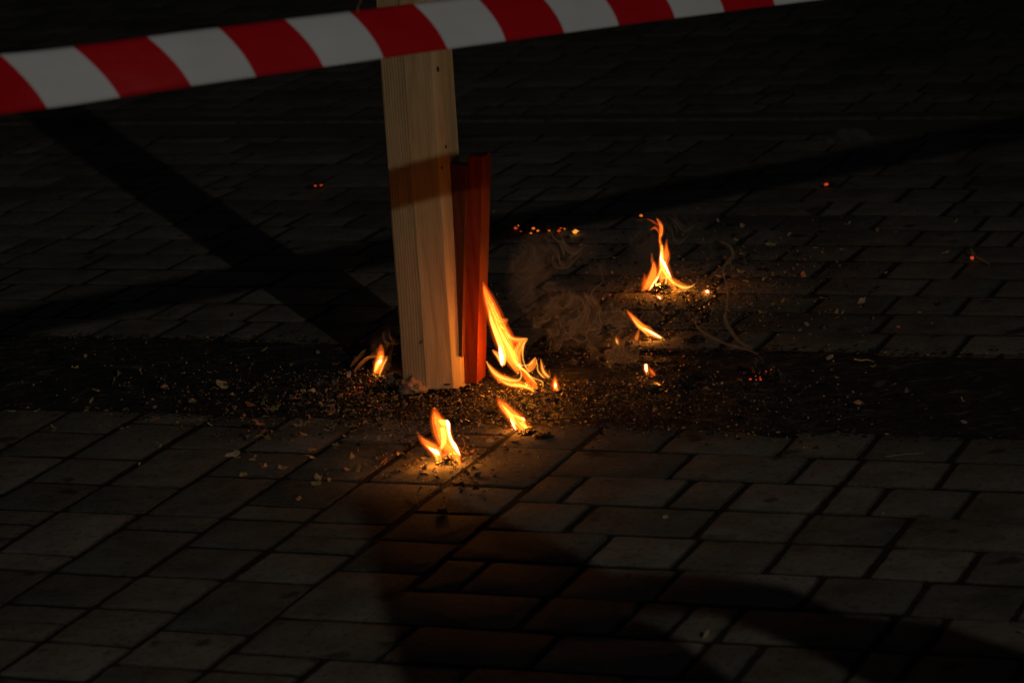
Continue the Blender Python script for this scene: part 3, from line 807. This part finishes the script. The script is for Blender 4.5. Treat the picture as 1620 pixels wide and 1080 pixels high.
def lump(name, px, py, w, h, d, mat, label, cat, seed=0, rough=0.35, sub=4, wrinkle=9.0):
    p = gp(px, py); bm = bmesh.new(); bmesh.ops.create_icosphere(bm, subdivisions=sub, radius=1)
    for v in bm.verts:
        q = v.co.copy(); n1 = noise.fractal(q * 1.3 + Vector((seed, 0, 0)), 0.8, 2.2, 4)
        n2 = abs(noise.noise(q * wrinkle * 0.35 + Vector((0, seed, 0)))) + 0.5 * abs(noise.noise(q * wrinkle * 0.8 + Vector((0, seed, 3))))
        v.co = q * (1 + rough * n1 - rough * 0.8 * n2)
        v.co = Vector((v.co.x * w / 2, v.co.y * d / 2, max(v.co.z, -0.35) * h * 0.62 + h * 0.28))
    me = bpy.data.meshes.new(name); bm.to_mesh(me); bm.free(); me.materials.append(mat)
    for f in me.polygons: f.use_smooth = wrinkle < 12
    o = bpy.data.objects.new(name, me); COL.objects.link(o); o.location = (p.x, p.y, surf_z(p))
    return tag(o, label, cat)
lump("crumpled_paper", 650, 618, .066, .036, .05, ASHG, 'crumpled grey burnt paper at the left foot of the post', 'paper', 3, 0.5, 4, 10)
lump("crumpled_paper", 622, 604, .036, .022, .04, ASHG, 'smaller brown crumpled paper between the left flame and the post', 'paper', 8, 0.5, 4, 10)
CH = [("charred_lump", 1205, 590, .034, .040, .03, 'black charred block with smoke trails rising from it'),
      ("charred_lump", 1228, 597, .024, .032, .03, 'smaller black charred piece right against the smoking block'),
      ("charred_lump", 1100, 541, .048, .013, .03, 'flat black charred piece right of the thin slanting flame'),
      ("charred_lump", 712, 733, .040, .022, .03, 'black char under the nearest forked flame'),
      ("charred_lump", 862, 692, .036, .010, .03, 'flat black char on the paver right of the slanting flame'),
      ("charred_lump", 834, 685, .034, .008, .03, 'thin black char under the slanting flame'),
      ("charred_lump", 822, 600, .066, .020, .05, 'black char heap under the largest flame'),
      ("charred_lump", 1046, 462, .060, .022, .05, 'black char heap under the farthest flame'),
      ("charred_lump", 1034, 536, .050, .012, .03, 'black char under the thin slanting flame'),
      ("charred_lump", 1034, 620, .046, .020, .03, 'black char under the low flicker of flame'),
      ("charred_lump", 700, 812, .022, .010, .02, 'small black triangular char on the paving nearest the camera'),
      ("charred_lump", 600, 602, .040, .012, .03, 'black char under the flame left of the post'),
      ("charred_lump", 1315, 296, .030, .012, .03, 'dark charred piece with one red ember far back on the right'),
      ("charred_lump", 500, 297, .050, .012, .03, 'dark charred piece with two red embers far back left of the post'),
      ("charred_lump", 862, 364, .110, .010, .05, 'long low strip of char with orange embers behind the flames')]
for i, (nm, x, y, w_, h_, d_, lab) in enumerate(CH):
    lump(nm, x, y, w_, h_, d_, CHAR, lab, 'char', seed=i * 1.7, rough=0.55, sub=4, wrinkle=14)

# curled leaves by the left flame
def curled_leaf(pts, w, label):
    Q = catmull([(p[0], p[1], 0) for p in pts], 6); Y = gp(*pts[0]).y
    V, Fc = [], []; m = len(Q)
    for i, q in enumerate(Q):
        p = vp(q[0], q[1], Y); f = i / (m - 1); ww = w * math.sin(math.pi * (0.08 + 0.88 * f)) ** 0.7
        for j in range(5):
            u = j / 4 - 0.5
            V.append(p + Vector((u * ww * 0.35, u * ww, abs(u) * ww * 0.9)))
    for i in range(m - 1):
        for j in range(4): a = i * 5 + j; Fc.append((a, a + 5, a + 6, a + 1))
    o = mesh_obj("curled_leaf", V, Fc, LEAFM, smooth=True)
    s = o.modifiers.new("thickness", 'SOLIDIFY'); s.thickness = 0.0005
    o.data.transform(Matrix.Translation(-V[0])); o.location = V[0]
    return tag(o, label, 'leaf')
curled_leaf([(555, 582), (565, 572), (574, 562), (579, 554)], .022, 'curled tan leaf standing up left of the flame beside the post')
curled_leaf([(560, 590), (572, 578), (584, 568), (597, 565)], .020, 'darker curled leaf arching over towards the flame beside the post')
curled_leaf([(612, 596), (616, 580), (619, 562), (622, 545)], .026, 'thin upright leaf between the left flame and the post')

def twig(px, label, r=0.0009, mat=None, zs=None):
    P = [gp(x, y) for x, y in px]; Q = catmull([(p.x, p.y, (zs[i] if zs else 0.004)) for i, p in enumerate(P)], 5)
    V, Fc = [], []; m = len(Q); seg = 6
    for i in range(m):
        a = Vector(Q[max(0, i - 1)]); b = Vector(Q[min(m - 1, i + 1)]); tg = (b - a).normalized()
        s = tg.cross(Vector((0, 0, 1))).normalized(); u = s.cross(tg); rr = r * (1 - 0.5 * i / m)
        for j in range(seg):
            t = 2 * math.pi * j / seg; V.append(Vector(Q[i]) + (s * math.cos(t) + u * math.sin(t)) * rr)
    for i in range(m - 1):
        for j in range(seg): j2 = (j + 1) % seg; Fc.append((i * seg + j, i * seg + j2, (i + 1) * seg + j2, (i + 1) * seg + j))
    Fc.append(tuple(reversed(range(seg)))); Fc.append(tuple((m - 1) * seg + j for j in range(seg)))
    o = mesh_obj("twig", V, Fc, mat or SCRAPS[1], smooth=True)
    o.data.transform(Matrix.Translation(-V[0])); o.location = V[0]
    return tag(o, label, 'twig')
twig([(718, 764), (712, 778), (704, 806)], 'thin straight twig lying in front of the nearest flame')
twig([(733, 705), (736, 712), (731, 718), (742, 722)], 'small red curled twig right of the nearest flame', .0014, None, [.016, .010, .005, .006])
twig([(603, 736), (612, 728), (608, 738)], 'tiny pale forked twig left of the nearest flame', .0012)
twig([(1352, 571), (1362, 573), (1372, 572), (1382, 575)], 'short pale frayed twig on the far gutter edge on the right', .0020, SCRAPS[2])
twig([(1400, 726), (1430, 722), (1462, 720)], 'thin dark straw on the paving at the right', .0008, SCRAPS[3])
twig([(650, 782), (658, 790), (662, 803)], 'small brown twig in the joint left of the long twig', .0012)
# smouldering paper strip far right
sm = twig([(1540, 412), (1536, 405), (1545, 413), (1556, 417), (1565, 421)], 'curled smouldering strip of paper alone on the far right', .0022, SCRAPS[1], [.006, .016, .010, .008, .004])
def ember(px, py, size, mat, label, group=None, z=0.004, parent=None, name="ember"):
    p = gp(px, py, z); bm = bmesh.new(); bmesh.ops.create_icosphere(bm, subdivisions=2, radius=1)
    for v in bm.verts:
        v.co *= 1 + 0.95 * noise.noise(v.co * 1.3 + Vector((px, py, 0)))
        v.co = Vector((v.co.x * size * 0.6, v.co.y * size * 0.6, v.co.z * size * 0.42))
    me = bpy.data.meshes.new(name); bm.to_mesh(me); bm.free(); me.materials.append(mat)
    o = bpy.data.objects.new(name, me); COL.objects.link(o); o.location = p
    if parent:
        o.parent = parent; o.matrix_parent_inverse = Matrix.Translation(-parent.location)
        return o
    return tag(o, label, 'ember', group)
ember(1538, 408, .0075, EMB_R, None, None, 0.014, sm, "glowing_tip")
for x, y, s, m in ((499, 294, .0065, EMB_R), (508, 293, .0065, EMB_R)):
    ember(x, y, s * 0.8, m, 'one of a pair of red embers far back left of the post', 'pair of red embers', .012)
ember(1307, 292, .0075, EMB_R, 'single red ember far back under a puff of smoke', None, .012)
for x, y, s, m in ((816, 361, .009, EMB_R), (820, 357, .004, EMB_O), (840, 369, .006, EMB_O), (844, 361, .008, EMB_O), (851, 365, .007, EMB_O), (869, 365, .006, EMB_O), (824, 366, .004, EMB_R),
                   (884, 365, .009, EMB_R), (887, 361, .006, EMB_R), (893, 362, .005, EMB_O), (1014, 341, .009, EMB_O)):
    ember(x, y, s * 0.7, m, 'orange ember in the row of embers behind the flames', 'row of embers behind the flames', .010)
ember(910, 366, .010, m_emit("ember_bright", (1.0, 0.33, 0.04), 1.3), 'brightest ember at the right end of the ember row', None, .010)
for i in range(18):
    f = random.random(); x = 540 + 62 * f + random.gauss(0, 6); y = 622 - 22 * f + random.gauss(0, 4)
    ember(x, y, random.uniform(.0012, .0030), EMB_R, 'tiny red ember in the debris left of the post', 'embers in the debris left of the post', .004)
for i in range(9):
    ember(1190 + random.uniform(-5, 40), 586 + random.uniform(-8, 18), random.uniform(.002, .004), EMB_R, 'tiny red ember on the black charred block', 'embers on the charred block', .008)
for i in range(20):
    ember(1085 + random.gauss(0, 28), 468 + random.gauss(0, 9), random.uniform(.002, .004), EMB_O, 'tiny orange ember in the debris below the farthest flame', 'embers below the farthest flame', .006)
for i in range(26):
    x, y = random.choice(((765, 640), (900, 640), (850, 655), (1010, 560))); 
    ember(x + random.gauss(0, 32), y + random.gauss(0, 9), random.uniform(.0012, .0026), EMB_O if random.random() < .5 else EMB_R, 'tiny ember in the debris around the largest flame', 'embers around the largest flame', .003)

# burnt litter nobody could count
def build_litter():
    V, Fc, mi = [], [], []
    zones = [(800, 640, 90, 20, 2600), (950, 600, 90, 40, 2200), (1060, 490, 70, 26, 1700), (560, 620, 60, 18, 1500),
             (1180, 450, 90, 50, 1300), (420, 640, 110, 28, 1000), (705, 735, 60, 26, 500), (1150, 640, 160, 28, 1100), (250, 590, 140, 34, 500), (900, 420, 120, 40, 700), (640, 660, 60, 20, 900)]
    for (cx, cy, sx, sy, n) in zones:
        for i in range(n):
            x, y = random.gauss(cx, sx), random.gauss(cy, sy)
            if y < 330 or y > 860: continue
            p = gp(x, y); p.z = surf_z(p) + random.uniform(0, .004) + (0.004 if TG0 < p.dot(TA) < TG1 else 0)
            s = random.uniform(.0009, .0034) * (random.uniform(1.8, 3.4) if random.random() < .13 else 1); k = len(V); m = random.choice((4, 5, 6))
            ax = Vector((random.gauss(0, .45), random.gauss(0, .45), 1)).normalized(); u = ax.orthogonal().normalized(); v = ax.cross(u)
            a0 = random.uniform(0, 6.28); el = random.uniform(.4, 1)
            for j in range(m):
                a = a0 + 6.283 * j / m; r = s * random.uniform(.5, 1.2); V.append(p + u * math.cos(a) * r + v * math.sin(a) * r * el)
            V.append(p + ax * s * random.uniform(.3, 1.1))
            s_ = 0; idx = random.choices((0, 1, 2, 3), (8, 1.2, 1.6, .4) if s < .0045 else (16, .25, .5, .1))[0]
            for j in range(m): Fc.append((k + j, k + (j + 1) % m, k + m)); mi.append(idx)
            Fc.append(tuple(reversed(range(k, k + m)))); mi.append(idx)
    for i in range(5200):
        s0 = random.uniform(-5.2, 1.2); edge = random.choice((TG0, TG0, TG1)); p = stp(s0, edge + random.gauss(0, .016) * (1 + 0.8 * noise.noise(Vector((s0 * 4, 0, 0)))))
        p.z = 0.001 + random.uniform(0, .003); s = random.uniform(.0015, .006); k = len(V); m = 5
        a0 = random.uniform(0, 6.28)
        for j in range(m):
            a = a0 + 6.283 * j / m; r = s * random.uniform(.5, 1.3); V.append(p + Vector((math.cos(a) * r, math.sin(a) * r, random.uniform(0, .0012))))
        V.append(p + Vector((0, 0, s * random.uniform(.2, .5))))
        idx = random.choices((0, 1, 2, 3), (14, .5, .5, .2))[0]
        for j in range(m): Fc.append((k + j, k + (j + 1) % m, k + m)); mi.append(idx)
        Fc.append(tuple(reversed(range(k, k + m)))); mi.append(idx)
    o = mesh_obj("burnt_litter", V, Fc, None, mats=[CHAR, SCRAPS[0], SCRAPS[1], ASHG], mi=mi)
    return tag(o, 'fine black ash and burnt flakes strewn around the flames', 'ash', kind='stuff')
build_litter()

# ------------------------------------------------------------------ smoke
def puff(name, px, py, Y, w, h, d, mat, label, rot=0.0):
    p = vp(px, py, Y); bm = bmesh.new(); bmesh.ops.create_icosphere(bm, subdivisions=3, radius=1)
    for v in bm.verts: v.co = Vector((v.co.x * w / 2, v.co.y * d / 2, v.co.z * h / 2))
    me = bpy.data.meshes.new(name); bm.to_mesh(me); bm.free(); me.materials.append(mat)
    o = bpy.data.objects.new(name, me); COL.objects.link(o); o.location = p; o.rotation_euler = (0, rot, 0)
    return tag(o, label, 'smoke', 'drifting smoke', 'stuff')
SM1 = m_smoke("smoke_swirl", 520.0, 0.016, 15.0)
SM2 = m_smoke("smoke_thin", 260.0, 0.016, 12.0)
puff("smoke", 925, 520, 6.15, .24, .17, .035, SM1, 'brown swirling smoke between the largest flame and the thin slanting flame', 0.5)
puff("smoke", 880, 440, 6.3, .22, .24, .04, SM2, 'faint smoke rising behind the largest flame')
puff("smoke", 985, 565, 6.05, .15, .08, .025, SM1, 'dense curl of smoke trailing to the small twin flame', 0.35)
puff("smoke", 1345, 258, 8.3, .18, .20, .10, m_smoke("smoke_far", 280.0, 0.10, 6.0), 'small puff of smoke far back on the right above a red ember')
puff("smoke", 1060, 400, 7.0, .22, .20, .03, SM2, 'faint smoke around the farthest flame')
puff("smoke", 612, 560, 6.08, .07, .12, .04, SM2, 'thin smoke over the flame left of the post')
TR = m_smoke("smoke_trail", 230.0, hetero=False)
gy = gp(1205, 590).y
tr = tube("smoke_trail", [(1200, 560, 4), (1180, 552, 4), (1150, 544, 5), (1128, 534, 5), (1108, 522, 4), (1100, 510, 4), (1103, 500, 5)], gy + .02, TR, None, 0.5)
tag(tr, 'thin smoke trail drifting left from the black charred block', 'smoke', None)
tr2 = tube("smoke_trail", [(1190, 552, 4), (1170, 540, 6), (1156, 522, 7), (1148, 505, 6), (1150, 480, 4), (1150, 455, 4), (1144, 430, 4), (1150, 415, 5), (1160, 405, 6), (1155, 390, 5), (1140, 382, 4)], gy + .03, TR, None, 0.5)
tag(tr2, 'long wavering smoke trail rising from the charred block past the farthest flame', 'smoke', None)

# loose orange thread standing up from the tape
def thread():
    Y = 4.05; P = catmull([(567, 20, 0), (566, 12, 0), (570, 4, 0), (569, -6, 0)], 5); V, Fc = [], []
    for q in P:
        c = vp(q[0], q[1], Y)
        for j in range(5): a = 1.2566 * j; V.append(c + Vector((math.cos(a), math.sin(a), 0)) * 0.0006)
    for i in range(len(P) - 1):
        for j in range(5): Fc.append((i * 5 + j, i * 5 + (j + 1) % 5, (i + 1) * 5 + (j + 1) % 5, (i + 1) * 5 + j))
    o = mesh_obj("thread", V, Fc, SCRAPS[1], smooth=True)
    return tag(o, 'thin reddish thread sticking up at the top edge of the tape left of the post', 'thread')
thread()
